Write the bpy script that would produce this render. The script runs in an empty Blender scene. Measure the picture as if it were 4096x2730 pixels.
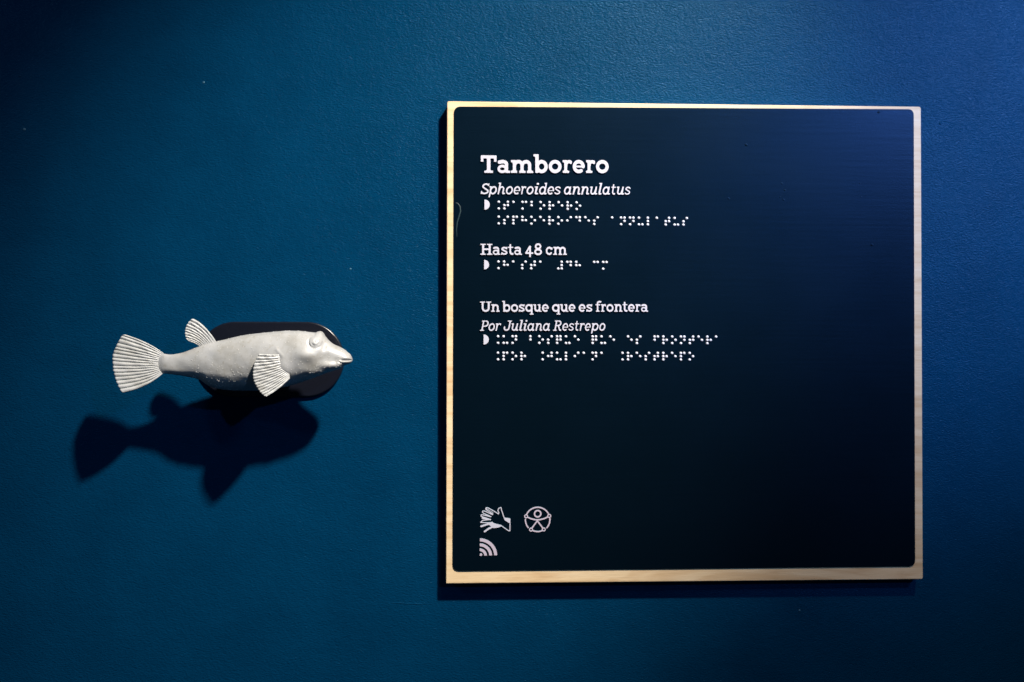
import bpy, bmesh, math, random
import numpy as np
from mathutils import Vector, Matrix, Euler
from mathutils.geometry import tessellate_polygon
R = math.radians
random.seed(7)
rng = np.random.default_rng(11)
SC = bpy.context.scene
COL = SC.collection

# ------------------------------------------------------------------ camera
# metres; the wall is the plane y = 0, the room lies on the -y side
CAM = np.array([-0.03407, -0.7311, -0.00878])
YAW, PIT, ROL, FOC = 0.04347, 0.0128, 0.00099, 35.0
_fw = np.array([math.sin(YAW)*math.cos(PIT), math.cos(YAW)*math.cos(PIT), math.sin(PIT)])
_rt = np.array([math.cos(YAW), -math.sin(YAW), 0.0])
_up = np.cross(_rt, _fw)
_r = math.cos(ROL)*_rt + math.sin(ROL)*_up
_u = -math.sin(ROL)*_rt + math.cos(ROL)*_up
cd = bpy.data.cameras.new('camera')
cam = bpy.data.objects.new('camera', cd)
COL.objects.link(cam)
cd.lens = FOC; cd.sensor_width = 36.0; cd.clip_start = 0.01; cd.clip_end = 50
m3 = Matrix(((_r[0], _u[0], -_fw[0]), (_r[1], _u[1], -_fw[1]), (_r[2], _u[2], -_fw[2])))
cam.matrix_world = Matrix.Translation(Vector(CAM)) @ m3.to_4x4()
cd.dof.use_dof = True
cd.dof.focus_distance = 0.70
cd.dof.aperture_fstop = 5.6
SC.camera = cam

def at(px, py, d):
    """point at distance d in front of the wall, measured off the 4096 px wide survey photo"""
    k = 36.0/4096/FOC
    ray = _fw + _r*((px-2048)*k) - _u*((py-1365)*k)
    t = (-d - CAM[1])/ray[1]
    return Vector(CAM + ray*t)

# ------------------------------------------------------------------ world and lamps
wd = bpy.data.worlds.new('World'); SC.world = wd; wd.use_nodes = True
bg = wd.node_tree.nodes['Background']
bg.inputs[0].default_value = (0.25, 0.5, 1.0, 1)
bg.inputs[1].default_value = 0.020
SC.view_settings.view_transform = 'Standard'
SC.view_settings.look = 'None'
SC.view_settings.exposure = 0.0
SC.view_settings.gamma = 1.0
SC.cycles.use_denoising = True

def spot(name, loc, target, energy, color, angle, blend, radius):
    ld = bpy.data.lights.new(name, 'SPOT')
    ld.energy = energy; ld.color = color; ld.spot_size = R(angle); ld.spot_blend = blend
    ld.shadow_soft_size = radius
    o = bpy.data.objects.new(name, ld); COL.objects.link(o)
    o.location = loc
    o.rotation_euler = (Vector(target)-Vector(loc)).to_track_quat('-Z', 'Y').to_euler()
    return o
spot('key_spotlight', (0.55, -0.92, 1.14), (-0.055, 0, 0.06), 255, (1.0, 0.92, 0.82), 25, 1.0, 0.042)
spot('blue_spotlight', (0.86, -0.90, 0.62), (0.385, 0, 0.155), 92, (0.42, 0.55, 1.0), 29, 1.0, 0.06)
spot('added_warm_lamp', (0.45, -1.25, 1.60), (0.30, 0, -0.09), 62, (1.0, 0.80, 0.60), 22, 1.0, 0.04)  # extra lamp, added to brighten the board's lower right wood
spot('fill_spotlight', (0.78, -1.60, 0.59), (-0.05, 0, 0.0), 15.0, (0.16, 0.45, 1.0), 45, 1.0, 0.02)
spot('side_spotlight', (-1.13, -0.84, 0.62), (-0.05, 0, -0.02), 5.0, (0.45, 0.7, 1.0), 60, 1.0, 0.05)

# ------------------------------------------------------------------ helpers
def tag(o, label=None, cat=None, group=None, kind=None):
    if label: o['label'] = label
    if cat: o['category'] = cat
    if group: o['group'] = group
    if kind: o['kind'] = kind
    return o
def link(name, me, parent=None, mats=()):
    if isinstance(me, bpy.types.Mesh):
        for m in mats:
            if m.name not in [x.name for x in me.materials if x]: me.materials.append(m)
    o = bpy.data.objects.new(name, me); COL.objects.link(o)
    if parent:
        o.parent = parent
        bpy.context.view_layer.update()
        o.matrix_parent_inverse = parent.matrix_world.inverted()
    return o
def empty(name, loc):
    o = bpy.data.objects.new(name, None); COL.objects.link(o); o.location = loc
    o.empty_display_size = 0.02
    bpy.context.view_layer.update()
    return o
def pymesh(name, vs, fs, smooth=False):
    me = bpy.data.meshes.new(name)
    me.from_pydata([tuple(v) for v in vs], [], fs); me.update()
    bm = bmesh.new(); bm.from_mesh(me); bmesh.ops.recalc_face_normals(bm, faces=bm.faces); bm.to_mesh(me); bm.free()
    if smooth: me.polygons.foreach_set('use_smooth', [True]*len(me.polygons))
    return me

# ------------------------------------------------------------------ materials
def mat(name, base, rough=0.5, spec=0.5):
    m = bpy.data.materials.new(name); m.use_nodes = True
    b = m.node_tree.nodes['Principled BSDF']
    b.inputs['Base Color'].default_value = (*base, 1)
    b.inputs['Roughness'].default_value = rough
    b.inputs['Specular IOR Level'].default_value = spec
    return m, m.node_tree, b
def nd(nt, t, **kw):
    n = nt.nodes.new(t)
    for k, v in kw.items():
        if k in n.inputs: n.inputs[k].default_value = v
        else: setattr(n, k, v)
    return n
def coords(nt, scale=(1, 1, 1), rot=(0, 0, 0)):
    tc = nd(nt, 'ShaderNodeNewGeometry')
    mp = nd(nt, 'ShaderNodeMapping')
    mp.inputs['Scale'].default_value = scale
    mp.inputs['Rotation'].default_value = rot
    nt.links.new(tc.outputs['Position'], mp.inputs['Vector'])
    return mp.outputs[0]
def noise(nt, vec, scale, detail=2, rough=0.5, dist=0.0):
    n = nd(nt, 'ShaderNodeTexNoise')
    n.inputs['Scale'].default_value = scale; n.inputs['Detail'].default_value = detail
    n.inputs['Roughness'].default_value = rough; n.inputs['Distortion'].default_value = dist
    nt.links.new(vec, n.inputs['Vector'])
    return n.outputs['Fac']
def ramp(nt, fac, stops):
    r = nd(nt, 'ShaderNodeValToRGB')
    el = r.color_ramp.elements
    while len(el) < len(stops): el.new(0.5)
    for e, (p, c) in zip(el, stops):
        e.position = p; e.color = (*c, 1) if len(c) == 3 else c
    nt.links.new(fac, r.inputs[0])
    return r.outputs[0]
def bump(nt, h, dist, strength=1.0, prev=None):
    b = nd(nt, 'ShaderNodeBump')
    b.inputs['Distance'].default_value = dist; b.inputs['Strength'].default_value = strength
    nt.links.new(h, b.inputs['Height'])
    if prev is not None: nt.links.new(prev, b.inputs['Normal'])
    return b.outputs[0]
def math2(nt, op, a, b):
    n = nd(nt, 'ShaderNodeMath', operation=op)
    for i, x in enumerate((a, b)):
        if hasattr(x, 'node'): nt.links.new(x, n.inputs[i])
        else: n.inputs[i].default_value = x
    return n.outputs[0]

# painted wall: satin blue emulsion with roller stipple
WALL, nt, b = mat('blue_wall_paint', (0.002, 0.062, 0.155), 0.42, 0.09)
b.inputs['Specular Tint'].default_value = (0.3, 0.65, 1.0, 1)
v = coords(nt)
vs_ = coords(nt, (1, 1, 1.9), (0, R(-28), 0))
fine = noise(nt, vs_, 520, 3, 0.55, 0.3)
mid = noise(nt, v, 210, 2, 0.5)
big = noise(nt, v, 9, 3, 0.5)
n1 = bump(nt, fine, 0.00055, 1.0)
n2 = bump(nt, mid, 0.00030, 1.0, n1)
n3 = bump(nt, big, 0.0015, 1.0, n2)
nt.links.new(n3, b.inputs['Normal'])
c = ramp(nt, noise(nt, v, 22, 4, 0.6), [(0.3, (0.0003, 0.0305, 0.080)), (0.7, (0.0005, 0.0370, 0.095))])
nt.links.new(c, b.inputs['Base Color'])
rr = nd(nt, 'ShaderNodeMapRange'); nt.links.new(noise(nt, v, 120, 2), rr.inputs[0])
rr.inputs['To Min'].default_value = 0.18; rr.inputs['To Max'].default_value = 0.34
nt.links.new(rr.outputs[0], b.inputs['Roughness'])

SPECK, nt, b = mat('dried_paint_speck', (0.02, 0.09, 0.16), 0.4, 0.5)

# birch board, grain running along the width
WOOD, nt, b = mat('birch_wood', (0.7, 0.55, 0.36), 0.5, 0.35)
v = coords(nt, (1.6, 6, 22)); v2 = coords(nt, (7, 20, 90)); v3 = coords(nt, (2.2, 3, 9), (0, R(6), 0))
g1 = noise(nt, v, 6, 4, 0.55, 0.8); g2 = noise(nt, v2, 12, 3, 0.6); g3 = noise(nt, v3, 7, 2, 0.5, 1.5)
c1 = ramp(nt, g1, [(0.32, (0.72, 0.51, 0.28)), (0.55, (0.80, 0.61, 0.37)), (0.75, (0.83, 0.66, 0.43))])
c2 = ramp(nt, g3, [(0.36, (0.74, 0.62, 0.50)), (0.50, (1, 1, 1))])
mx = nd(nt, 'ShaderNodeMix', data_type='RGBA', blend_type='MULTIPLY'); mx.inputs[0].default_value = 0.45
nt.links.new(c1, mx.inputs[6]); nt.links.new(c2, mx.inputs[7])
mx2 = nd(nt, 'ShaderNodeMix', data_type='RGBA', blend_type='MULTIPLY'); mx2.inputs[0].default_value = 0.25
c3 = ramp(nt, g2, [(0.35, (0.8, 0.74, 0.66)), (0.55, (1, 1, 1))])
nt.links.new(mx.outputs[2], mx2.inputs[6]); nt.links.new(c3, mx2.inputs[7])
nt.links.new(mx2.outputs[2], b.inputs['Base Color'])
nt.links.new(bump(nt, g2, 0.00015, 0.6), b.inputs['Normal'])

# satin black laminate of the sign, faint horizontal streaks
PANEL, nt, b = mat('black_laminate', (0.0008, 0.0040, 0.0075), 0.42, 0.20)
b.inputs['Specular Tint'].default_value = (0.12, 0.42, 1.0, 1)
v = coords(nt, (1, 1, 22)); v2 = coords(nt)
st = noise(nt, v, 14, 3, 0.6); sp = noise(nt, v2, 1500, 2, 0.6); sm = noise(nt, v2, 14, 4, 0.6)
n1 = bump(nt, st, 0.0002, 0.3); n2 = bump(nt, sp, 0.00006, 1.0, n1)
nt.links.new(n2, b.inputs['Normal'])
rr = nd(nt, 'ShaderNodeMapRange'); nt.links.new(sm, rr.inputs[0])
rr.inputs['To Min'].default_value = 0.27; rr.inputs['To Max'].default_value = 0.44
nt.links.new(rr.outputs[0], b.inputs['Roughness'])

WHITE, nt, b = mat('white_print', (0.53, 0.53, 0.62), 0.45, 0.4)
v2 = coords(nt); nt.links.new(bump(nt, noise(nt, v2, 2500, 1), 0.00004, 0.7), b.inputs['Normal'])
SIDE, nt, b = mat('teal_edge', (0.10, 0.42, 0.55), 0.3, 0.5)  # plain opaque teal for the sides of the raised shapes
LILAC, nt, b = mat('pale_lilac_print', (0.50, 0.44, 0.53), 0.45, 0.4)
DOT, nt, b = mat('white_resin_dot', (0.62, 0.65, 0.74), 0.25, 0.5)

# matt off-white cast of the fish
def cast(name, groove=False):
    q = 1.12 if groove else 0.94
    m, nt, b = mat(name, (0.55, 0.53, 0.49), 0.42, 0.75)
    v = coords(nt)
    big = noise(nt, v, 45, 4, 0.6); sml = noise(nt, v, 420, 3, 0.6)
    c1 = ramp(nt, big, [(p_, tuple(q*c_ for c_ in k_)) for p_, k_ in ((0.30, (0.33, 0.322, 0.295)), (0.50, (0.425, 0.427, 0.415)), (0.70, (0.475, 0.48, 0.48)))])
    c2 = ramp(nt, sml, [(0.30, (0.80, 0.76, 0.68)), (0.45, (1, 1, 1))])
    mx = nd(nt, 'ShaderNodeMix', data_type='RGBA', blend_type='MULTIPLY'); mx.inputs[0].default_value = 0.7
    nt.links.new(c1, mx.inputs[6]); nt.links.new(c2, mx.inputs[7])
    out = mx.outputs[2]
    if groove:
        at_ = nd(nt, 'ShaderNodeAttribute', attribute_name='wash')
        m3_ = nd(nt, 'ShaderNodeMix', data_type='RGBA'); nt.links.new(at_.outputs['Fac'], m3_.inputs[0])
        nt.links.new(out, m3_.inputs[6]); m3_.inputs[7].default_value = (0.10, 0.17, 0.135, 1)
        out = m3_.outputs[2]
    nt.links.new(out, b.inputs['Base Color'])
    n1 = bump(nt, noise(nt, v, 900, 3, 0.6), 0.00006, 0.7)
    n2 = bump(nt, noise(nt, v, 110, 2, 0.5), 0.0005, 0.45, n1)
    nt.links.new(n2, b.inputs['Normal'])
    rr = nd(nt, 'ShaderNodeMapRange'); nt.links.new(noise(nt, v, 70, 3), rr.inputs[0])
    rr.inputs['To Min'].default_value = 0.30; rr.inputs['To Max'].default_value = 0.48
    sx = nd(nt, 'ShaderNodeSeparateXYZ'); nt.links.new(v, sx.inputs[0])
    hx = nd(nt, 'ShaderNodeMapRange'); nt.links.new(sx.outputs[0], hx.inputs[0])
    hx.inputs['From Min'].default_value = -0.205; hx.inputs['From Max'].default_value = -0.165
    hx.inputs['To Min'].default_value = 0.09; hx.inputs['To Max'].default_value = 0.0
    nt.links.new(math2(nt, 'ADD', rr.outputs[0], hx.outputs[0]), b.inputs['Roughness'])
    return m
PRICK, _a, _b = mat('offwhite_prickle', (0.66, 0.65, 0.62), 0.28, 0.6)
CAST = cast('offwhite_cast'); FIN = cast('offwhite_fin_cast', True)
PLATE, nt, b = mat('dark_grey_plate', (0.0055, 0.0068, 0.0130), 0.27, 0.6)
nt.links.new(bump(nt, noise(nt, coords(nt), 1400, 2), 0.00005, 1.0), b.inputs['Normal'])

# ------------------------------------------------------------------ the wall
wb = bmesh.new()
W0, W1, Z0, Z1 = -1.6, 1.9, -1.3, 1.8
vs = [(x, y, z) for y in (0.0, 0.15) for (x, z) in ((W0, Z0), (W1, Z0), (W1, Z1), (W0, Z1))]
wall = link('wall', pymesh('wall', vs, [(0, 1, 2, 3), (7, 6, 5, 4), (0, 4, 5, 1), (1, 5, 6, 2), (2, 6, 7, 3), (3, 7, 4, 0)]), None, (WALL,))
tag(wall, 'deep blue painted wall with a fine roller texture behind the sign and the fish', kind='structure')

def blob_mesh(name, seed, k=0.45):
    bm = bmesh.new(); bmesh.ops.create_icosphere(bm, subdivisions=2, radius=1)
    r_ = random.Random(seed)
    for v_ in bm.verts:
        v_.co *= 1 + r_.uniform(-k, k)*0.35
        v_.co.y = v_.co.y*0.35 if v_.co.y < 0 else 0.02*v_.co.y
    for f in bm.faces: f.smooth = True
    me = bpy.data.meshes.new(name); bm.to_mesh(me); bm.free(); return me
for i, (px, py, r_) in enumerate([(1402, 1077, 4), (814, 331, 5), (97, 519, 6), (1222, 700, 3), (1402, 2200, 4), (3198, 2443, 5), (3710, 1880, 4), (3762, 495, 6), (1268, 853, 4), (1472, 1165, 3), (80, 305, 5), (1015, 1018, 2.5), (1560, 300, 3), (545, 2210, 3)]):
    me = blob_mesh('paint_speck', i)
    o = link('paint_speck', me, wall, (SPECK if i in (0, 1, 2, 5) else WALL,))
    p = at(px, py, 0.0); o.location = p; s = r_*0.00019; o.scale = (s, s, s)
def ridge(pts, r0):
    vs, fs = [], []; n = len(pts)
    for i, (px, py) in enumerate(pts):
        p = at(px, py, 0); w = r0*(0.35+0.65*math.sin(math.pi*(i+0.3)/(n-0.4)))
        for k in range(6):
            a = math.pi*k/5
            vs.append((p.x, -w*0.6*math.sin(a)+0.00002, p.z+w*math.cos(a)))
    for i in range(n-1):
        for k in range(5):
            fs.append((i*6+k, i*6+k+1, (i+1)*6+k+1, (i+1)*6+k))
    return pymesh('paint_ridge', vs, fs, True)
link('paint_ridge', ridge([(1536+i*22, 2411+i*0.9+0.8*math.sin(i*2.1)) for i in range(10)], 0.00045), wall, (WALL,))
link('paint_ridge', ridge([(806+i*4, 1212+i*6) for i in range(8)], 0.00028), wall, (WALL,))

# ------------------------------------------------------------------ flat shapes from strokes (letters, symbols)
class Field:
    def __init__(s, x0, y0, x1, y1, h):
        s.h = h; s.x0 = x0; s.y0 = y0
        s.xs = np.arange(x0, x1+h, h); s.ys = np.arange(y0, y1+h, h)
        s.X, s.Y = np.meshgrid(s.xs, s.ys); s.F = np.full(s.X.shape, 9.0)
    def seg(s, a, b, w, w2=None):
        ax, ay = a; bx, by = b; dx, dy = bx-ax, by-ay; L = dx*dx+dy*dy+1e-12
        t = np.clip(((s.X-ax)*dx+(s.Y-ay)*dy)/L, 0, 1)
        ww = w if w2 is None else w+(w2-w)*t
        s.F = np.minimum(s.F, np.hypot(s.X-ax-t*dx, s.Y-ay-t*dy)-ww/2)
    def line(s, pts, w):
        for a, b in zip(pts, pts[1:]): s.seg(a, b, w)
    def poly(s, pts, r=0.0, cut=False):
        P = np.array(pts); n = len(P); d = np.full(s.X.shape, 1e9); ins = np.zeros(s.X.shape, bool)
        for i in range(n):
            a, b = P[i], P[(i+1) % n]; e = b-a; L = e@e+1e-12
            t = np.clip(((s.X-a[0])*e[0]+(s.Y-a[1])*e[1])/L, 0, 1)
            d = np.minimum(d, np.hypot(s.X-a[0]-t*e[0], s.Y-a[1]-t*e[1]))
            c = ((a[1] > s.Y) != (b[1] > s.Y)) & (s.X < (b[0]-a[0])*(s.Y-a[1])/(b[1]-a[1]+1e-12)+a[0])
            ins ^= c
        sd = np.where(ins, -d, d)-r
        s.F = np.maximum(s.F, -sd) if cut else np.minimum(s.F, sd)
    def cutline(s, pts, w):
        F = s.F; s.F = np.full(s.X.shape, 9.0); s.line(pts, w); s.F = np.maximum(F, -s.F)
    def loops(s):
        F = s.F; ny, nx = F.shape; segs = {}
        neg = F < 0
        code = neg[:-1, :-1]*1+neg[:-1, 1:]*2+neg[1:, 1:]*4+neg[1:, :-1]*8
        def pt(k):
            kind, i, j = k
            if kind == 0:
                a, b = F[j, i], F[j, i+1]; t = a/(a-b); return (s.x0+(i+t)*s.h, s.y0+j*s.h)
            a, b = F[j, i], F[j+1, i]; t = a/(a-b); return (s.x0+i*s.h, s.y0+(j+t)*s.h)
        T = {1: [(3, 0)], 2: [(0, 1)], 3: [(3, 1)], 4: [(1, 2)], 5: [(3, 2), (1, 0)], 6: [(0, 2)], 7: [(3, 2)],
             8: [(2, 3)], 9: [(2, 0)], 10: [(0, 3), (2, 1)], 11: [(2, 1)], 12: [(1, 3)], 13: [(1, 0)], 14: [(0, 3)]}
        for j, i in zip(*np.nonzero((code > 0) & (code < 15))):
            e = {0: (0, i, j), 1: (1, i+1, j), 2: (0, i, j+1), 3: (1, i, j)}
            for a, b in T[int(code[j, i])]: segs[e[a]] = e[b]
        out = []
        while segs:
            st, nx_ = segs.popitem(); L = [st]
            while nx_ != st and nx_ in segs:
                L.append(nx_); nx_ = segs.pop(nx_)
            P = [pt(k) for k in L]
            if len(P) > 5: out.append(rdp_closed(P, s.h*0.10))
        return out
def rdp(P, e):
    if len(P) < 3: return P
    a, b = np.array(P[0]), np.array(P[-1]); d = b-a; L = np.hypot(*d)+1e-12
    Q = np.array(P); dist = np.abs(d[0]*(Q[:, 1]-a[1])-d[1]*(Q[:, 0]-a[0]))/L
    k = int(dist.argmax())
    if dist[k] < e: return [P[0], P[-1]]
    return rdp(P[:k+1], e)[:-1]+rdp(P[k:], e)
def rdp_closed(P, e):
    k = len(P)//2
    return rdp(P[:k+1], e)[:-1]+rdp(P[k:]+[P[0]], e)[:-1]
def relief(name, loops, front, back):
    """loops of (x, z) -> solid between y=-front and y=-back ; slot 0 face, slot 1 edge"""
    flat = [p for L in loops for p in L]
    off = np.cumsum([0]+[len(L) for L in loops])
    def inside(p, L):
        r = False
        for i in range(len(L)):
            a, b = L[i-1], L[i]
            if (a[1] > p[1]) != (b[1] > p[1]) and p[0] < (b[0]-a[0])*(p[1]-a[1])/(b[1]-a[1])+a[0]: r = not r
        return r
    depth = [sum(inside(L[0], M) for k, M in enumerate(loops) if k != i) for i, L in enumerate(loops)]
    tris = []
    for i, L in enumerate(loops):
        if depth[i] % 2: continue
        grp = [i]+[k for k, M in enumerate(loops) if depth[k] == depth[i]+1 and inside(M[0], L)]
        idx = [int(off[k])+q for k in grp for q in range(len(loops[k]))]
        for t in tessellate_polygon([[Vector((p[0], p[1], 0)) for p in loops[k]] for k in grp]):
            tris.append(tuple(idx[q] for q in t))
    n = len(flat)
    vs = [(x, -front, z) for x, z in flat]+[(x, -back, z) for x, z in flat]+[(x, -front, z) for x, z in flat]
    fs = [tuple(t) for t in tris]; nf = len(fs); o = 0
    for L in loops:
        m = len(L)
        for i in range(m):
            j = (i+1) % m; fs.append((2*n+o+i, 2*n+o+j, n+o+j, n+o+i))
        o += m
    me = bpy.data.meshes.new(name); me.from_pydata(vs, [], fs); me.update()
    bm = bmesh.new(); bm.from_mesh(me)
    bm.faces.ensure_lookup_table()
    for k, f in enumerate(bm.faces):
        f.material_index = 0 if k < nf else 1
        if k < nf and f.normal.y > 0: f.normal_flip()
    bm.to_mesh(me); bm.free()
    return me

def arc(cx, cy, rx, ry, a0, a1, n=22):
    return [(cx+rx*math.cos(R(a0+(a1-a0)*i/n)), cy+ry*math.sin(R(a0+(a1-a0)*i/n))) for i in range(n+1)]
def glyph(ch, w, it):
    """slab-serif letters; x-height 1, baseline 0; returns loops with x scaled to start at 0 and end at 1"""
    f = Field(-0.7, -0.75, 2.6, 1.75, 0.022)
    s = w/2; sh = 0.20 if it else 0.0; se = 0.17 if w > 0.24 else 0.14; rr_ = 0.025
    if it: se = 0.13
    CAP, ASC, DES = 1.37, 1.46, -0.38
    S = lambda P: [(x+sh*y, y) for x, y in P]
    def line(P, ww=w): f.line(S(P), ww)
    def box(x0, y0, x1, y1):
        r = rr_; f.poly(S([(x0+r, y0+r), (x1-r, y0+r), (x1-r, y1-r), (x0+r, y1-r)]), r)
    def stem(x, y0, y1): box(x-s, y0, x+s, y1)
    def foot(x, l=0.17, r=0.17): box(x-s-l, 0, x+s+r, se); f.poly(S([(x-s-l*.4, se), (x+s+r*.4, se), (x+s, se+.08), (x-s, se+.08)]))
    def head(x, y=1.0, l=0.16, r=0.0): box(x-s-l, y-se, x+s+r, y); f.poly(S([(x-s-l*.3, y-se), (x+s, y-se), (x+s, y-se-.1), (x-s, y-se-.1)]))
    def ring(cx, cy, rx, ry, a0=0, a1=360, ww=w): line(arc(cx, cy, rx-ww/2, ry-ww/2, a0, a1, 30), ww)
    def exitst(x):           # italic curled foot
        line([(x, 0.45), (x, 0.20), (x+0.03, s*0.98), (x+0.11, s*0.92), (x+0.20, s*1.15)], w*0.95)
    if ch == 'T':
        box(0, CAP-0.24, 1.22, CAP); stem(0.61, 0, CAP); box(0.61-s-.2, 0, 0.61+s+.2, se)
        box(0, CAP-0.50, 0.2, CAP-.1); box(1.02, CAP-0.50, 1.22, CAP-.1); foot(0.61, .2, .2)
    elif ch == 'H':
        for x in (0.38, 1.15):
            stem(x, 0, CAP); foot(x, .2, .2); box(x-s-.2, CAP-se, x+s+.2, CAP)
        box(0.3, 0.60, 1.2, 0.60+w*0.85)
    elif ch == 'U':
        line([(0.38, CAP-s), (0.38, 0.5)]+arc(0.76, 0.5, 0.38, 0.5-s, 180, 360)+[(1.14, CAP-s)])
        for x in (0.38, 1.14): box(x-s-.2, CAP-se, x+s+.2, CAP)
    elif ch in 'nmh' :
        if not it:
            xs = {'n': (0.38, 1.0+s*.3), 'm': (0.38, 1.0+s*.3, 1.62+s*.6), 'h': (0.38, 0.98)}[ch]
            q = 0.10; stem(xs[0], 0, 1.0 if ch != 'h' else ASC); foot(xs[0], .17, q); head(xs[0], 1.0 if ch != 'h' else ASC)
            for a, b in zip(xs, xs[1:]):
                rx = (b-a)/2
                line(arc(a+rx+.02, 0.62, rx-.02, 0.40-s, 165, 0)+[(b, 0.3)]); stem(b, 0, 0.4); foot(b, q, .17)
        else:
            stem(0.3, 0, 1.0 if ch != 'h' else ASC); head(0.3, 1.0 if ch != 'h' else ASC, .13)
            line([(0.32, 0.42)]+arc(0.60, 0.62, 0.26, 0.40-s, 150, 0)+[(0.86, 0.4)], w*.95); exitst(0.86)
    elif ch == 'u':
        if not it:
            line([(0.38, 0.9), (0.38, 0.42)]+arc(0.68, 0.42, 0.30, 0.42-s, 180, 345)); head(0.38, 1.0, .15)
            stem(1.0, 0.1, 1.0); head(1.0, 1.0, .15); box(1.0-.05, 0, 1.0+s+.16, se)
        else:
            head(0.3, 1.0, .14); line([(0.3, 0.9), (0.3, 0.35)]+arc(0.56, 0.35, 0.26, 0.36-s, 180, 330)+[(0.85, 0.55)], w*.95)
            stem(0.88, 0.3, 1.0); exitst(0.88)
    elif ch == 'o': ring(0.55, 0.5, 0.56 if not it else 0.46, 0.52)
    elif ch == 'b':
        stem(0.33, 0.0, ASC); head(0.33, ASC, .15); ring(0.72, 0.5, 0.50, 0.52)
    elif ch == 'd':
        ring(0.5, 0.5, 0.44, 0.52); stem(0.86, 0.3, ASC); head(0.86, ASC, .14); exitst(0.86)
    elif ch == 'q':
        ring(0.55, 0.5, 0.52, 0.52); stem(0.95, DES, 1.0); box(0.95-s-.16, DES, .95+s+.13, DES+se)
    elif ch == 'p':
        stem(0.3, DES, 1.0); head(0.3, 1.0, .13); ring(0.66, 0.5, 0.44, 0.52)
    elif ch == 'e':
        k = 0.54 if not it else 0.45
        ring(0.55, 0.5, k, 0.52, 0, 300 if w > .3 else 304); box(0.55-k+.1, 0.43, 0.55+k-s*.1, 0.43+w*.52)
    elif ch == 'c': ring(0.55, 0.5, 0.54, 0.52, 38, 318); line([(0.98, 0.74), (0.98, 0.86)], w*.8)
    elif ch == 'a' and not it:
        line([(0.17, 0.84)]+arc(0.46, 0.70, 0.32, 0.32-s, 125, 0)+[(0.78, 0.2)]); box(0.70, 0, 0.78+s+.17, se)
        ring(0.42, 0.31, 0.41, 0.33, 0, 360, w*.76)
    elif ch == 'a':
        ring(0.5, 0.5, 0.44, 0.52); stem(0.86, 0.3, 1.0); exitst(0.86)
    elif ch == 's':
        r2 = 0.52
        P = arc(0.45, 0.75-s*.25, 0.34-s*.4, 0.27-s*.75, 20, 200, 14)+arc(0.45, 0.25+s*.25, 0.36-s*.4, 0.27-s*.75, 60, -160, 16)
        line(P, w*.82); line([(0.76, 0.80), (0.79, 0.93)], w*.62) if not it else None
        if not it: line([(0.12, 0.24), (0.10, 0.07)], w*.62)
    elif ch == 't':
        line([(0.40, 1.22), (0.40, 0.35)]+arc(0.66, 0.35, 0.26, 0.36-s, 180, 290)); box(0.08, 0.86, 0.82, 0.86+se)
    elif ch == 'r':
        stem(0.36, 0, 1.0); head(0.36, 1.0, .15 if not it else .13)
        if not it: foot(0.36, .15, .2)
        line([(0.40, 0.55)]+arc(0.70, 0.62, 0.30, 0.40-s, 160, 90)+[(0.84, 1.0-s)], w*.9); line([(0.86, 0.98-s), (0.86, 0.80)], w*.75)
    elif ch == 'f':
        line([(0.36, 0.1), (0.36, 1.15)]+arc(0.66, 1.14, 0.30, ASC-1.14-s, 180, 80)+[(0.84, ASC-s-.01)], w*.95)
        box(0.04, 0.86, 0.76, 0.86+se); foot(0.36, .15, .18)
    elif ch == 'l':
        stem(0.3, 0.3, ASC); head(0.3, ASC, .14); exitst(0.3)
    elif ch == 'i':
        stem(0.3, 0.3, 1.0); head(0.3, 1.0, .14); exitst(0.3); f.line(S([(0.32, 1.33), (0.321, 1.33)]), w*1.35)
    elif ch == 'S':
        P = arc(0.52, 1.02, 0.34, 0.35-s, 25, 215, 16)+arc(0.52, 0.345, 0.40, 0.345-s, 55, -160, 18)
        line(P, w); line([(0.86, 1.10), (0.86, 1.30)], w*.6); line([(0.14, 0.36), (0.14, 0.08)], w*.6)
    elif ch == 'P':
        stem(0.34, 0, CAP); foot(0.34, .18, .2); box(0.34-s-.16, CAP-se, 0.8, CAP); box(0.34, 0.55, 0.75, 0.55+w*.8)
        line(arc(0.74, (CAP+.55)/2, 0.34-s+.06, (CAP-.55)/2-s*.9, 90, -90), w)
    elif ch == 'R':
        stem(0.34, 0, CAP); foot(0.34, .18, .16); box(0.34-s-.16, CAP-se, 0.8, CAP); box(0.34, 0.62, 0.75, 0.62+w*.8)
        line(arc(0.72, (CAP+.62)/2, 0.34-s+.06, (CAP-.62)/2-s*.9, 90, -90), w)
        line([(0.72, 0.68), (1.04, s*.9), (1.18, s*.8)], w)
    elif ch == 'J':
        line([(0.72, CAP-.1), (0.72, 0.38)]+arc(0.40, 0.38, 0.32, 0.38-s, 0, -175)+[(0.09, 0.50)], w); box(0.72-s-.24, CAP-se, 0.72+s+.12, CAP)
    elif ch == '4':
        line([(0.68, 1.05), (0.16, 0.22), (1.08, 0.22)], w*.85); stem(0.72, -0.28, 1.12)
    elif ch == '8':
        ring(0.6, 1.05, 0.46, 0.40, 0, 360, w*.95); ring(0.6, 0.37, 0.55, 0.41, 0, 360, w*.98)
    L = f.loops()
    xs = [p[0] for l in L for p in l]; a, b = min(xs), max(xs)
    return [[((x-a)/(b-a), y) for x, y in l] for l in L]

# ------------------------------------------------------------------ the sign
SD = 0.0106                                    # thickness of the board
sign = empty('information_sign', tuple(at(2738, 1370, 0)))
tag(sign, 'square black museum label on a pale wooden board with white raised text and braille', 'sign')

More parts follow.
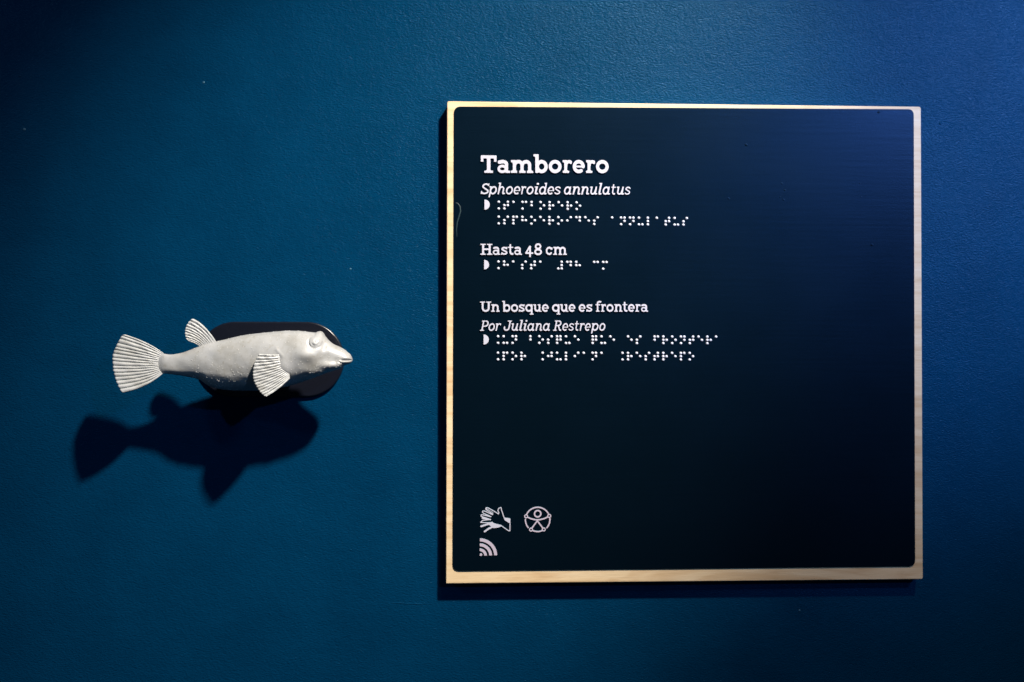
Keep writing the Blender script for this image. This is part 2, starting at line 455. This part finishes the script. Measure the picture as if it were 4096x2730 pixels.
def solid_from_outline(name, pts, front, back, bev):
    """outline of (x, z); prism with a small rounded front arris"""
    n = len(pts); c = Vector((sum(p[0] for p in pts)/n, 0, sum(p[1] for p in pts)/n))
    P = [Vector((p[0], 0, p[1])) for p in pts]; ar = sum(P[i].x*P[(i+1) % n].z-P[(i+1) % n].x*P[i].z for i in range(n))
    if ar < 0: P.reverse()
    nor = []
    for i in range(n):
        e1 = (P[i]-P[i-1]).normalized(); e2 = (P[(i+1) % n]-P[i]).normalized(); t = (e1+e2).normalized()
        nor.append(Vector((t.z, 0, -t.x))/max(0.5, math.sqrt((1+e1.dot(e2))/2)))
    vs, fs = [], []; K = 4
    rows = [(0.0, -back)]+[(bev*(1-math.cos(math.pi/2*k/K)), -(front-bev+bev*math.sin(math.pi/2*k/K))) for k in range(K+1)]
    for ins, y in rows:
        for p, q in zip(P, nor): vs.append((p.x-q.x*ins, y, p.z-q.z*ins))
    for r_ in range(len(rows)-1):
        for i in range(n):
            j = (i+1) % n; fs.append((r_*n+i, r_*n+j, (r_+1)*n+j, (r_+1)*n+i))
    top = (len(rows)-1)*n
    fs.append(tuple(top+i for i in range(n))); fs.append(tuple(reversed(range(n))))
    me = pymesh(name, vs, fs)
    return me
def rounded(corners, radii, n=7):
    out = []; m = len(corners)
    for i in range(m):
        p = Vector(corners[i]); a = Vector(corners[i-1])-p; b_ = Vector(corners[(i+1) % m])-p
        a.normalize(); b_.normalize(); r = radii[i]
        if r <= 0: out.append(tuple(p)); continue
        p0 = p+a*r; p2 = p+b_*r
        for k in range(n+1):
            t = k/n; q = p0*(1-t)**2+p*2*t*(1-t)*1.0+p2*t*t; out.append(tuple(q))
    return out
def xz(px, py, d): p = at(px, py, d); return (p.x, p.z)
PX = 1/5450.0
bc = [xz(*q, SD) for q in ((1788.5, 405.5), (3684, 427.5), (3692, 2318), (1784, 2336))]
board = link('board', solid_from_outline('board', rounded(bc, [8*PX, 9*PX, 7*PX, 3*PX], 4), SD, 0.0, 0.0006), sign, (WOOD,))
PT = 0.0009
pc = [xz(*q, SD+PT) for q in ((1816.5, 426.5), (3655.5, 437.5), (3661.5, 2267), (1811, 2285))]
panel = link('panel', solid_from_outline('panel', rounded(pc, [26*PX, 25*PX, 27*PX, 27*PX], 8), SD+PT, SD, 0.00025), sign, (PANEL,))
FD = SD+PT

TEXT = [
 ('title', 692.0, 692.6, 51.0, 0.275, False, WHITE, [('T',1923.3,1986),('a',1990,2040.4),('m',2043.5,2132.7),('b',2134,2190.8),('o',2195,2246),('r',2251,2287.4),('e',2291,2339),('r',2344.5,2380),('o',2384,2434.7)]),
 ('latin', 777.6, 779.5, 31.8, 0.185, True, WHITE, [('S',1923,1958),('p',1954,1987.6),('h',1990,2020),('o',2023.8,2051.6),('e',2054.7,2081),('r',2084.4,2105),('o',2106.6,2134.4),('i',2138.7,2156.5),('d',2156.5,2188.4),('e',2190,2216.5),('s',2217.7,2242.7),('a',2256,2285.5),('n',2290,2322),('n',2325,2356.4),('u',2360.5,2389),('l',2394,2408.6),('a',2410.5,2439.7),('t',2445.7,2463.6),('u',2467.3,2496),('s',2499,2522)]),
 ('size', 1020.0, 1020.4, 32.0, 0.235, False, WHITE, [('H',1921.6,1969.4),('a',1971.7,2001.2),('s',2004.5,2029.8),('t',2032.3,2054.2),('a',2057.3,2088),('4',2101,2133.7),('8',2137,2167.6),('c',2183.4,2210),('m',2213.3,2267.7)]),
 ('story', 1248.0, 1247.6, 29.8, 0.235, False, WHITE, [('U',1920.4,1965),('n',1964.6,1999.2),('b',2008.9,2041.2),('o',2043.9,2072.4),('s',2074.7,2098.6),('q',2101,2133.9),('u',2133,2166),('e',2168,2194.8),('q',2208.2,2241.4),('u',2240,2273),('e',2274.8,2301.3),('e',2315,2341.8),('s',2345.2,2369),('f',2382.4,2405.4),('r',2404.2,2424),('o',2426,2454),('n',2457,2489.8),('t',2490.5,2510.3),('e',2512.5,2538.9),('r',2541.8,2562),('a',2564.3,2592.6)]),
 ('author', 1324.2, 1323.6, 29.8, 0.185, True, WHITE, [('P',1920,1955),('o',1954.2,1979.5),('r',1982,2004.5),('J',2014.6,2047.6),('u',2046,2073.2),('l',2077.3,2091.8),('i',2094.4,2110),('a',2110,2137.3),('n',2141.6,2169),('a',2171.8,2199.6),('R',2212.4,2246),('e',2249.6,2272.6),('s',2274.5,2295.7),('t',2299.8,2315.9),('r',2318.7,2339),('e',2340,2362.6),('p',2364.2,2393.8),('o',2397.3,2421.4)]),
]
LH = 0.0010
for nm, yb0, yb1, xh, w, it, m_, chars in TEXT:
    xl, xr = chars[0][1], chars[-1][2]
    cache = {}
    for ch, x0, x1 in chars:
        yb = yb0+(yb1-yb0)*(x0-xl)/(xr-xl)
        a = at(x0, yb, FD+LH); b_ = at(x1, yb, FD+LH); sc = (at(x0, yb-100, FD+LH)-a).length/100*xh
        if ch not in cache: cache[ch] = glyph(ch, w, it)
        L = [[(x*(b_.x-a.x), z*sc) for x, z in l] for l in cache[ch]]
        me = relief('letter', L, LH, -0.00005)
        o = link('digit' if ch in '48' else 'letter', me, panel, (m_, SIDE))
        o.location = (a.x, -FD, a.z)

# braille: cells of 2 x 3 domes
BR = dict(a='1', b='12', c='14', d='145', e='15', f='124', h='125', i='24', j='245', l='123', m='134', n='1345', o='135', p='1234', q='12345', r='1235', s='234', t='2345', u='136')
BR['^'] = '46'; BR['#'] = '3456'; BR['D'] = '145'; BR['H'] = '125'
bm = bmesh.new()
rad, ht = 0.00102, 0.0009
prof = [(rad, 0.00005), (rad*0.97, -ht*0.30), (rad*0.82, -ht*0.65), (rad*0.55, -ht*0.90), (rad*0.25, -ht*0.985)]
rings = []
for r_, y in prof: rings.append([bm.verts.new((r_*math.cos(2*math.pi*k/14), y, r_*math.sin(2*math.pi*k/14))) for k in range(14)])
tipv = bm.verts.new((0, -ht, 0))
for r0, r1 in zip(rings, rings[1:]):
    for k in range(14): bm.faces.new((r0[k], r0[(k+1) % 14], r1[(k+1) % 14], r1[k]))
for k in range(14): bm.faces.new((rings[-1][k], rings[-1][(k+1) % 14], tipv))
bmesh.ops.recalc_face_normals(bm, faces=bm.faces)
for f in bm.faces: f.smooth = True
dotme = bpy.data.meshes.new('braille_dot'); bm.to_mesh(dotme); bm.free(); dotme.materials.append(DOT)
LINES = [('^tamborero', 1980.8, 809.0, 2319.5, 9.381), ('^sphoeroides annulatus', 1980.5, 868.9, 2746.7, 21.381), ('^hasta #DH cm', 1979.7, 1048.1, 2425.7, 12.381),
         ('^un bosque que es frontera', 1978.2, 1346.9, 2863.8, 25), ('^por ^juliana ^restrepo', 1978.0, 1412.9, 2771.5, 22.381)]
ndot = 0
for s_, x0, y0, xe, ne in LINES:
    o0 = at(x0, y0, FD); PITCH = (at(xe, y0, FD).x-o0.x)/ne
    for k, ch in enumerate(s_):
        for dgt in BR.get(ch, ''):
            c_, r_ = divmod(int(dgt)-1, 3)
            o = bpy.data.objects.new('braille_dot', dotme); COL.objects.link(o); o.parent = panel
            o.matrix_parent_inverse = panel.matrix_world.inverted()
            o.location = (o0.x+PITCH*(k+0.381*c_), -FD, o0.z-PITCH*0.372*r_); ndot += 1
print('dots', ndot)
# half-round finding marks left of each braille block
for (x, ya, yb) in ((1938, 800, 840.5), (1936.5, 1041, 1079), (1934.5, 1339, 1379)):
    a, b_ = at(x, ya, FD), at(x, yb, FD); r_ = (a.z-b_.z)/2
    L = [[(r_*1.04*math.cos(t), r_*math.sin(t)) for t in np.linspace(-math.pi/2, math.pi/2, 24)]]
    o = link('half_round_mark', relief('half_round_mark', L, 0.0009, -0.00005), panel, (WHITE, SIDE))
    o.location = (a.x, -FD, (a.z+b_.z)/2)

# symbols, drawn in the pixel units of an enlarged survey print (5.348 per photo pixel)
ZS = 5.348
def icon(name, build, x0, y0, x1, y1, h, mats, label=None):
    f = Field(x0, -y1, x1, -y0, h); build(f)
    o0 = at(1850+x0/ZS, 1980+y0/ZS, FD); k = (at(1850+x1/ZS, 1980+y0/ZS, FD)-o0).length/(x1-x0)
    L = [[((x-x0)*k, (y+y0)*k) for x, y in l] for l in f.loops()]
    o = link(name, relief(name, L, 0.0005, -0.00005), panel, mats)
    o.location = (o0.x, -FD, o0.z)
    if label: o['label'] = label
    return o
N = lambda P: [(x, -y) for x, y in P]
def hands(f):
    w = 18
    # back hand (outline): fingers, thumb and wrist edge
    f.line(N([(770, 412), (690, 360), (545, 278), (505, 275), (495, 305), (520, 330), (650, 412), (640, 425), (470, 345), (432, 345), (425, 372), (450, 395), (610, 468), (600, 470), (430, 425), (398, 430), (395, 455), (425, 470), (600, 528)]), w)
    f.line(N([(770, 412), (778, 385), (755, 335), (775, 290), (822, 272), (835, 330), (890, 495), (1015, 515), (1015, 770), (985, 770), (840, 668)]), w)
    f.line(N([(500, 290), (660, 385)]), 10)
    f.line(N([(600, 528), (430, 545), (388, 590), (430, 592), (560, 598), (640, 588)]), w)
    # front hand (solid)
    f.poly(N([(425, 478), (470, 478), (610, 528), (590, 536), (430, 512), (412, 495)]), 5)
    f.line(N([(400, 672), (520, 632), (630, 605)]), 38)
    f.line(N([(475, 782), (560, 722), (680, 670)]), 38)
    f.poly(N([(560, 620), (640, 598), (700, 622), (825, 652), (835, 668), (760, 695), (670, 705), (640, 690), (600, 660)]), 6)
    f.poly(N([(890, 515), (1015, 515), (1015, 600), (985, 595), (910, 545)]), 4)
icon('hands_symbol', hands, 350, 240, 1060, 820, 7, (WHITE, SIDE))
def person(f):
    w = 28
    c = (1607, 530); ra = 262
    for a0, a1 in ((155, 36), (178+7, 222), (250, 282), (-60, 8), (-60, 8)):
        pass
    f.line(N([(c[0]+ra*math.cos(R(a)), c[1]-ra*math.sin(R(a))) for a in np.linspace(30, 152, 24)]), w)
    f.line(N([(c[0]+ra*math.cos(R(a)), c[1]-ra*math.sin(R(a))) for a in np.linspace(178, 220, 12)]), w)
    f.line(N([(c[0]+(ra-8)*math.cos(R(a)), c[1]-(ra-8)*math.sin(R(a))) for a in np.linspace(248, 290, 12)]), w)
    f.line(N([(c[0]+ra*math.cos(R(a)), c[1]-ra*math.sin(R(a))) for a in np.linspace(-42, 5, 12)]), w)
    f.line(N(arc(1607, 405, 68, 68, 0, 360, 30)), w+2)
    for x, y in ((1360, 458), (1855, 452), (1465, 742), (1738, 740)):
        f.line(N(arc(x, y, 32, 32, 0, 360, 20)), 22)
    f.line(N([(1395, 478), (1470, 512), (1560, 534), (1640, 534), (1740, 512), (1825, 474)]), w)
    f.line(N([(1482, 712), (1600, 555), (1718, 712)]), w)
icon('person_symbol', person, 1290, 220, 1930, 830, 8, (LILAC, SIDE))
for k, (ra, wa) in enumerate(((38, 62), (127, 56), (232, 60), (338, 64))):
    def sig(f, ra=ra, wa=wa, k=k):
        if k == 0: f.poly(N([(378, 1262), (405, 1256), (418, 1278), (405, 1296), (378, 1296)]), 8)
        else:
            P = [(365+ra*1.02*math.cos(t), -(1300-ra*math.sin(t))) for t in np.linspace(0, math.pi/2, 30)]
            Q = [(365+(ra+wa/2)*1.02*math.cos(t), -(1300-(ra+wa/2)*math.sin(t))) for t in np.linspace(0.02, math.pi/2-0.02, 30)]
            Q += [(365+(ra-wa/2)*1.02*math.cos(t), -(1300-(ra-wa/2)*math.sin(t))) for t in np.linspace(math.pi/2-0.03, 0.03, 30)]
            f.poly(Q, 1)
    icon('signal_arc' if k else 'signal_dot', sig, 330, 900, 790, 1340, 6, (LILAC, SIDE))
# small blemishes on the laminate
for i, (px, py, r_) in enumerate([(3128, 735, 4), (3140, 762, 4), (3121, 790, 3), (3515, 450, 5), (3135, 800, 4), (2915, 795, 4), (2985, 580, 5), (3488, 980, 5), (3445, 788, 3), (3440, 735, 3)]):
    o = link('surface_bubble', blob_mesh('surface_bubble', 50+i), panel, (PANEL,))
    p = at(px, py, FD); o.location = p; s = r_*0.00017; o.scale = (s*1.3, s, s)
def streak(pts, r0, name):
    vs, fs = [], []; n = len(pts)
    for i, (px, py) in enumerate(pts):
        p = at(px, py, FD); q = at(*pts[min(i+1, n-1)], FD)-at(*pts[max(i-1, 0)], FD); q.normalize()
        w = r0*(0.2+0.8*math.sin(math.pi*(i+0.3)/(n-0.4)))
        for k in range(5):
            a = math.pi*k/4; o = Vector((-q.z, 0, q.x))*w*math.cos(a)
            vs.append((p.x+o.x, -FD-w*0.25*math.sin(a)+0.00001, p.z+o.z))
    for i in range(n-1):
        for k in range(4): fs.append((i*5+k, i*5+k+1, (i+1)*5+k+1, (i+1)*5+k))
    return pymesh(name, vs, fs, True)
SMEAR, nt, b = mat('teal_glue_smear', (0.010, 0.030, 0.036), 0.5, 0.4)
link('glue_smear', streak([(1822, 812), (1832, 815), (1840, 828), (1842, 845), (1836, 868), (1829, 890), (1826, 920), (1828, 948)], 0.0005, 'glue_smear'), panel, (SMEAR,))

# ------------------------------------------------------------------ the mounting plate
plate = empty('mounting_plate', tuple(at(1081, 1438, 0)))
tag(plate, 'dark oval wall plate half hidden behind the pale fish', 'wall mount')
PD = 0.0032
o = [xz(*q, PD) for q in ((787, 1287), (1376, 1288), (1376, 1590), (787, 1589))]
cx0, cx1, cz = o[0][0], o[1][0], (o[0][1]+o[3][1])/2; rr_ = (o[0][1]-o[3][1])/2
outl = [(cx1-rr_+rr_*math.cos(t), cz+rr_*math.sin(t)) for t in np.linspace(math.pi/2, -math.pi/2, 40)]
outl += [(cx0+rr_+rr_*math.cos(t), cz+rr_*math.sin(t)) for t in np.linspace(-math.pi/2, -3*math.pi/2, 40)]
link('plate', solid_from_outline('plate', outl, PD, 0.0, 0.0012), plate, (PLATE,))
def rod(p0, p1, r, name):
    vs, fs = [], []; n = 20
    for p in (p0, p1):
        for k in range(n): vs.append((p.x+r*math.cos(2*math.pi*k/n), p.y, p.z+r*math.sin(2*math.pi*k/n)))
    for k in range(n): fs.append((k, (k+1) % n, n+(k+1) % n, n+k))
    fs.append(tuple(range(n))); fs.append(tuple(range(2*n-1, n-1, -1)))
    return pymesh(name, vs, fs)
for px, py in ((908, 1478), (1165, 1440)):
    p = at(px, py, 0.035); link('support_rod', rod(Vector((p.x, -PD, p.z)), Vector((p.x, -0.038, p.z)), 0.0045, 'support_rod'), plate, (PLATE,))

# ------------------------------------------------------------------ the fish
fish = empty('fish_sculpture', tuple(at(1020, 1450, 0.042)))
tag(fish, 'pale off-white cast of a pufferfish swimming right with ribbed fins, mounted on the blue wall', 'fish sculpture')
TOP = [(622,1440),(640,1424),(655,1416.4),(680,1419),(719,1414),(757,1402),(793,1388),(826,1377),(859,1368),(900,1359),(945,1348),(992,1339),(1065,1331),(1110,1326.5),(1152,1323.6),(1190,1324),(1215,1326),(1245,1329.5),(1263,1331),(1272,1327),(1283,1325.5),(1292,1330.5),(1302,1346.7),(1317,1363.6),(1336,1378),(1360,1388.5),(1375,1396.5),(1392,1410),(1400,1417),(1405,1425),(1408,1433),(1410,1440)]
BOT = [(622,1474),(640,1489),(655,1495),(670,1496.5),(706,1501),(744,1507),(798,1520),(821,1535),(839,1546),(885,1558),(948,1563),(973,1563),(1021,1563),(1070,1560),(1118,1553),(1191,1534),(1251,1513),(1312,1490),(1343,1480),(1361,1473.5),(1377,1463.5),(1384,1460),(1393,1458),(1401,1454),(1406,1449.5),(1408.5,1446),(1410,1442.5)]
WID = [(622,0.1),(640,1.3),(655,2.4),(680,3.4),(719,4.6),(757,6.2),(800,8.2),(850,10.2),(900,12.0),(1000,14.0),(1100,15.0),(1200,14.6),(1260,13.0),(1300,11.0),(1340,9.6),(1370,8.0),(1390,6.6),(1402,5.2),(1407.5,3.4),(1410,1.4)]
def smooth_interp(tab, x):
    xs = np.array([t[0] for t in tab], float); ys = np.array([t[1] for t in tab], float)
    m = np.gradient(ys, xs); h = np.diff(xs)
    d = np.diff(ys)/h; m = np.empty(len(xs)); m[0], m[-1] = d[0], d[-1]
    for i in range(1, len(xs)-1):
        m[i] = 0 if d[i-1]*d[i] <= 0 else 2*d[i-1]*d[i]/(d[i-1]+d[i])
    i = np.clip(np.searchsorted(xs, x)-1, 0, len(xs)-2); t = (x-xs[i])/h[i]
    return (2*t**3-3*t**2+1)*ys[i]+(t**3-2*t**2+t)*h[i]*m[i]+(-2*t**3+3*t**2)*ys[i+1]+(t**3-t**2)*h[i]*m[i+1]
NS, NT = 330, 128
u_ = np.linspace(0, 1, NS); ux = 622+788*(1-(1-u_)**1.55); ux[-1] = 1410
tp, bt, wi = smooth_interp(TOP, ux), smooth_interp(BOT, ux), smooth_interp(WID, ux)
cy_, hh = (tp+bt)/2, (bt-tp)/2
dep = np.interp(ux, [622, 640, 800, 950, 1200, 1409], [0.0418, 0.0415, 0.0385, 0.038, 0.0405, 0.0415])
th = np.linspace(0, 2*math.pi, NT, endpoint=False)
TH, UI = np.meshgrid(th, np.arange(NS))
ct, stt = np.cos(TH), np.sin(TH)                 # ct: up/down, st: towards the viewer
def spow(a, p): return np.sign(a)*np.abs(a)**p
VX = np.repeat(ux[:, None], NT, 1)
low = np.clip(-ct, 0, 1)
VY = cy_[:, None]-hh[:, None]*spow(ct, 0.96)
# widest part slightly below the middle, full cheeks
VD = dep[:, None]+(wi/1000)[:, None]*spow(stt, 0.90+0.50*low*np.clip((1270-VX)/130, 0, 1)-0.28*low*np.clip((VX-1200)/90, 0, 1)-0.14*low*np.clip((VX-1320)/60, 0, 1))*(1.0)
# modelling of the head etc., in pixels, moved to metres along the view axis
def g(x, y, s, sy=None): return np.exp(-((VX-x)/s)**2/2-((VY-y)/(sy or s))**2/2)
def seg_d(pts):
    D = np.full(VX.shape, 1e9); T = np.zeros(VX.shape)
    for i, (a, b_) in enumerate(zip(pts, pts[1:])):
        dx, dy = b_[0]-a[0], b_[1]-a[1]; t = np.clip(((VX-a[0])*dx+(VY-a[1])*dy)/(dx*dx+dy*dy), 0, 1)
        d_ = np.hypot(VX-a[0]-t*dx, VY-a[1]-t*dy); k = d_ < D; D[k] = d_[k]; T[k] = (i+t[k])/(len(pts)-1)
    return D, T
front = (stt > -0.15)
E_ = np.zeros(VX.shape)
Rr = np.hypot((VX-1271)/1.05, VY-1368)
E_ += 8*np.clip(1-(Rr/26)**2, 0, 1)**0.8                            # eye dome under the brow
E_ += 3.0*np.exp(-(np.hypot(VX-1264, VY-1357)/6)**2/2)
E_ += -2.5*np.exp(-((Rr-25)/2.2)**2/2)*np.clip(0.5+(VY-1368)/26-(VX-1271)/60, 0, 1)
E_ += -3.0*g(1300, 1384, 9, 16)
Rp = np.hypot((VX-1280)/1.2, VY-1365)
E_ += -1.3*np.exp(-((Rp-9)/1.3)**2/2)
D, T = seg_d([(1259, 1378), (1268, 1383), (1278, 1383), (1287, 1376)]); E_ += -4.5*np.exp(-(D/1.7)**2/2)
D, T = seg_d([(1259, 1385), (1272, 1389), (1288, 1385)]); E_ += -2*np.exp(-(D/1.7)**2/2)
D, T = seg_d([(1366, 1440), (1378, 1441), (1390, 1440.5), (1411, 1441.8)]); E_ += -7*np.exp(-(D/2.0)**2/2)*np.clip(T*3+0.15, 0, 1)
D, T = seg_d([(1362, 1449), (1372, 1454), (1384, 1456.5), (1396, 1455)]); E_ += -3*np.exp(-(D/1.9)**2/2)
E_ += 8*g(1388, 1449, 11, 3.8)+4*g(1392, 1433, 11, 5)
E_ += -4*g(1326, 1425, 22, 14)-2.5*g(1350, 1444, 9, 9)+4*g(1372, 1452, 14, 8)+9*g(1345, 1466, 32, 10)+7*g(1285, 1488, 35, 12)+6*g(1240, 1425, 35, 20)-5*g(1305, 1385, 8, 12)
E_ += -6*g(1195, 1440, 45, 26)+5*g(1300, 1462, 30, 12)
D, T = seg_d([(1122, 1398), (1132, 1412), (1145, 1424)]); E_ += 2*np.exp(-(D/4)**2/2)
D, T = seg_d([(905, 1366), (980, 1352), (1060, 1343), (1160, 1338), (1230, 1341)]); E_ += 1.6*np.exp(-((D)/3)**2/2)
D, T = seg_d([(655, 1478), (720, 1484), (800, 1490), (900, 1500), (1000, 1505)]); E_ += 0.9*np.exp(-(D/6)**2/2)
E_ += 5*g(1150, 1462, 14, 26)+5*g(1236, 1424, 30, 16)
lump = sum(a_*np.sin(VX*fx+VY*fy+ph) for a_, fx, fy, ph in ((0.5, .05, .03, 1), (0.45, -.031, .06, 2), (0.3, .11, .05, 4), (.3, .07, -.1, 0)))
E_ += 1.0*lump
E_ *= np.clip((VX-622)/45, 0.1, 1)
fade = np.clip((stt+0.05)/0.45, 0, 1)
VD2 = VD+E_*fade/5450.0*1.0
vs, fs = [], []
for i in range(NS):
    for j in range(NT):
        p = at(VX[i, j], VY[i, j], dep[i]); vs.append((p.x, -VD2[i, j], p.z))
for i in range(NS-1):
    for j in range(NT):
        k = (j+1) % NT; fs.append((i*NT+j, i*NT+k, (i+1)*NT+k, (i+1)*NT+j))
fs.append(tuple(range(NT))); fs.append(tuple((NS-1)*NT+j for j in reversed(range(NT))))
me = pymesh('body', vs, fs, True); me.materials.append(CAST)
body = link('body', me, fish)
# skin prickles
co = np.array(vs).reshape(NS, NT, 3)
bm = bmesh.new()
cnt = 0
for tries in range(6000):
    if cnt >= 480: break
    i = rng.integers(40, NS-12); j = rng.integers(0, NT)
    x, y, s_ = VX[i, j], VY[i, j], stt[i, j]
    if s_ < -0.02 or x > 1372: continue
    if (x > 1225 and y < 1425) or x < 770: 
        if rng.random() > 0.08: continue
    if math.hypot(x-1271, y-1368) < 34: continue
    if rng.random() > (0.45+0.5*(y > 1450)+0.3*(y < 1350)): continue
    p = Vector(co[i, j]); ii = min(max(i, 1), NS-2)
    nn = Vector(np.cross(co[ii+1, j]-co[ii-1, j], co[ii, (j+1) % NT]-co[ii, j-1])).normalized()
    if nn.y > 0 and s_ > 0.2: nn = -nn
    r_ = rng.uniform(0.00016, 0.00033)
    q = nn.to_track_quat('Z', 'Y').to_matrix().to_4x4()
    ret = bmesh.ops.create_icosphere(bm, subdivisions=1, radius=r_, matrix=Matrix.Translation(p) @ q @ Matrix.Diagonal((1, 1, 1.1, 1)))
    cnt += 1
for f in bm.faces: f.smooth = True
me = bpy.data.meshes.new('skin_prickles'); bm.to_mesh(me); bm.free()
tag(link('skin_prickles', me, fish, (PRICK,)), kind='stuff')

def bez(a, c, b_, t): return ((1-t)**2*a[0]+2*t*(1-t)*c[0]+t*t*b_[0], (1-t)**2*a[1]+2*t*(1-t)*c[1]+t*t*b_[1])
def polyat(P, t):
    P = np.array(P, float); L = np.r_[0, np.cumsum(np.hypot(*np.diff(P, axis=0).T))]; L /= L[-1]
    return np.interp(t, L, P[:, 0]), np.interp(t, L, P[:, 1])
def fin(name, base, rim, ctl0, ctl1, rays, depth, amp, thick, label=None, extra=1.0, scallop=3.0, seed=1):
    """ribbed fan: base curve, rim curve (px), control points of first and last ray, depth(s,t) in m"""
    r_ = np.random.default_rng(seed)
    nt_, ns_ = rays*12, 44
    jit = np.cumsum(r_.uniform(0.75, 1.25, rays)); jit = np.r_[0, jit/jit[-1]]
    vsF, vsB, wash = [], [], []
    for a in range(nt_+1):
        t = a/nt_; tt = np.interp(t, np.linspace(0, 1, rays+1), jit)
        b0 = polyat(base, tt); r0 = polyat(rim, tt); c0 = (ctl0[0]*(1-tt)+ctl1[0]*tt, ctl0[1]*(1-tt)+ctl1[1]*tt)
        ph = t*rays % 1.0; rib = abs(math.sin(math.pi*t*rays))**0.55
        for k in range(ns_+1):
            s_ = k/ns_
            x, y = bez(b0, c0, r0, s_)
            if k > ns_-4:                            # scalloped rim
                dx, dy = r0[0]-c0[0], r0[1]-c0[1]; L = math.hypot(dx, dy); e = (k-ns_+4)/4*scallop*(rib-0.6)
                x += dx/L*e; y += dy/L*e
            sc = min(1, s_*2.2+0.05)*(1-0.15*s_)
            d = depth(s_, tt)+amp*rib*sc+amp*0.25*math.sin(s_*19+t*31)*sc*0.5
            sub = amp*0.22*abs(math.sin(math.pi*t*rays*3))*s_*extra
            p = at(x, y, d+sub); q = at(x, y, depth(s_, tt)-thick*(1-0.5*s_)+amp*(rib-1)*0.8*sc)
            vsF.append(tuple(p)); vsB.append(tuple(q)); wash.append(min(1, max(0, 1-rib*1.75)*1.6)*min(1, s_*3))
    n = (nt_+1)*(ns_+1); vs = vsF+vsB; fs = []
    I = lambda a, k: a*(ns_+1)+k
    for a in range(nt_):
        for k in range(ns_):
            f = (I(a, k), I(a+1, k), I(a+1, k+1), I(a, k+1)); fs.append(f); fs.append(tuple(n+v for v in reversed(f)))
        fs.append((I(a, ns_), I(a+1, ns_), n+I(a+1, ns_), n+I(a, ns_))); fs.append((I(a+1, 0), I(a, 0), n+I(a, 0), n+I(a+1, 0)))
    for k in range(ns_):
        fs.append((I(0, k), I(0, k+1), n+I(0, k+1), n+I(0, k))); fs.append((I(nt_, k+1), I(nt_, k), n+I(nt_, k), n+I(nt_, k+1)))
    me = pymesh(name, vs, fs, True)
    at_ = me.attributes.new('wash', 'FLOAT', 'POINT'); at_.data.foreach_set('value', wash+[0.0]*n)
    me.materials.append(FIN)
    o = link(name, me, fish)
    if label: o['label'] = label
    return o
zA = lambda P: [(400+x/3.92, 1220+y/3.92) for x, y in P]
zB = lambda P: [(900+x/4.1255, 1240+y/4.1255) for x, y in P]
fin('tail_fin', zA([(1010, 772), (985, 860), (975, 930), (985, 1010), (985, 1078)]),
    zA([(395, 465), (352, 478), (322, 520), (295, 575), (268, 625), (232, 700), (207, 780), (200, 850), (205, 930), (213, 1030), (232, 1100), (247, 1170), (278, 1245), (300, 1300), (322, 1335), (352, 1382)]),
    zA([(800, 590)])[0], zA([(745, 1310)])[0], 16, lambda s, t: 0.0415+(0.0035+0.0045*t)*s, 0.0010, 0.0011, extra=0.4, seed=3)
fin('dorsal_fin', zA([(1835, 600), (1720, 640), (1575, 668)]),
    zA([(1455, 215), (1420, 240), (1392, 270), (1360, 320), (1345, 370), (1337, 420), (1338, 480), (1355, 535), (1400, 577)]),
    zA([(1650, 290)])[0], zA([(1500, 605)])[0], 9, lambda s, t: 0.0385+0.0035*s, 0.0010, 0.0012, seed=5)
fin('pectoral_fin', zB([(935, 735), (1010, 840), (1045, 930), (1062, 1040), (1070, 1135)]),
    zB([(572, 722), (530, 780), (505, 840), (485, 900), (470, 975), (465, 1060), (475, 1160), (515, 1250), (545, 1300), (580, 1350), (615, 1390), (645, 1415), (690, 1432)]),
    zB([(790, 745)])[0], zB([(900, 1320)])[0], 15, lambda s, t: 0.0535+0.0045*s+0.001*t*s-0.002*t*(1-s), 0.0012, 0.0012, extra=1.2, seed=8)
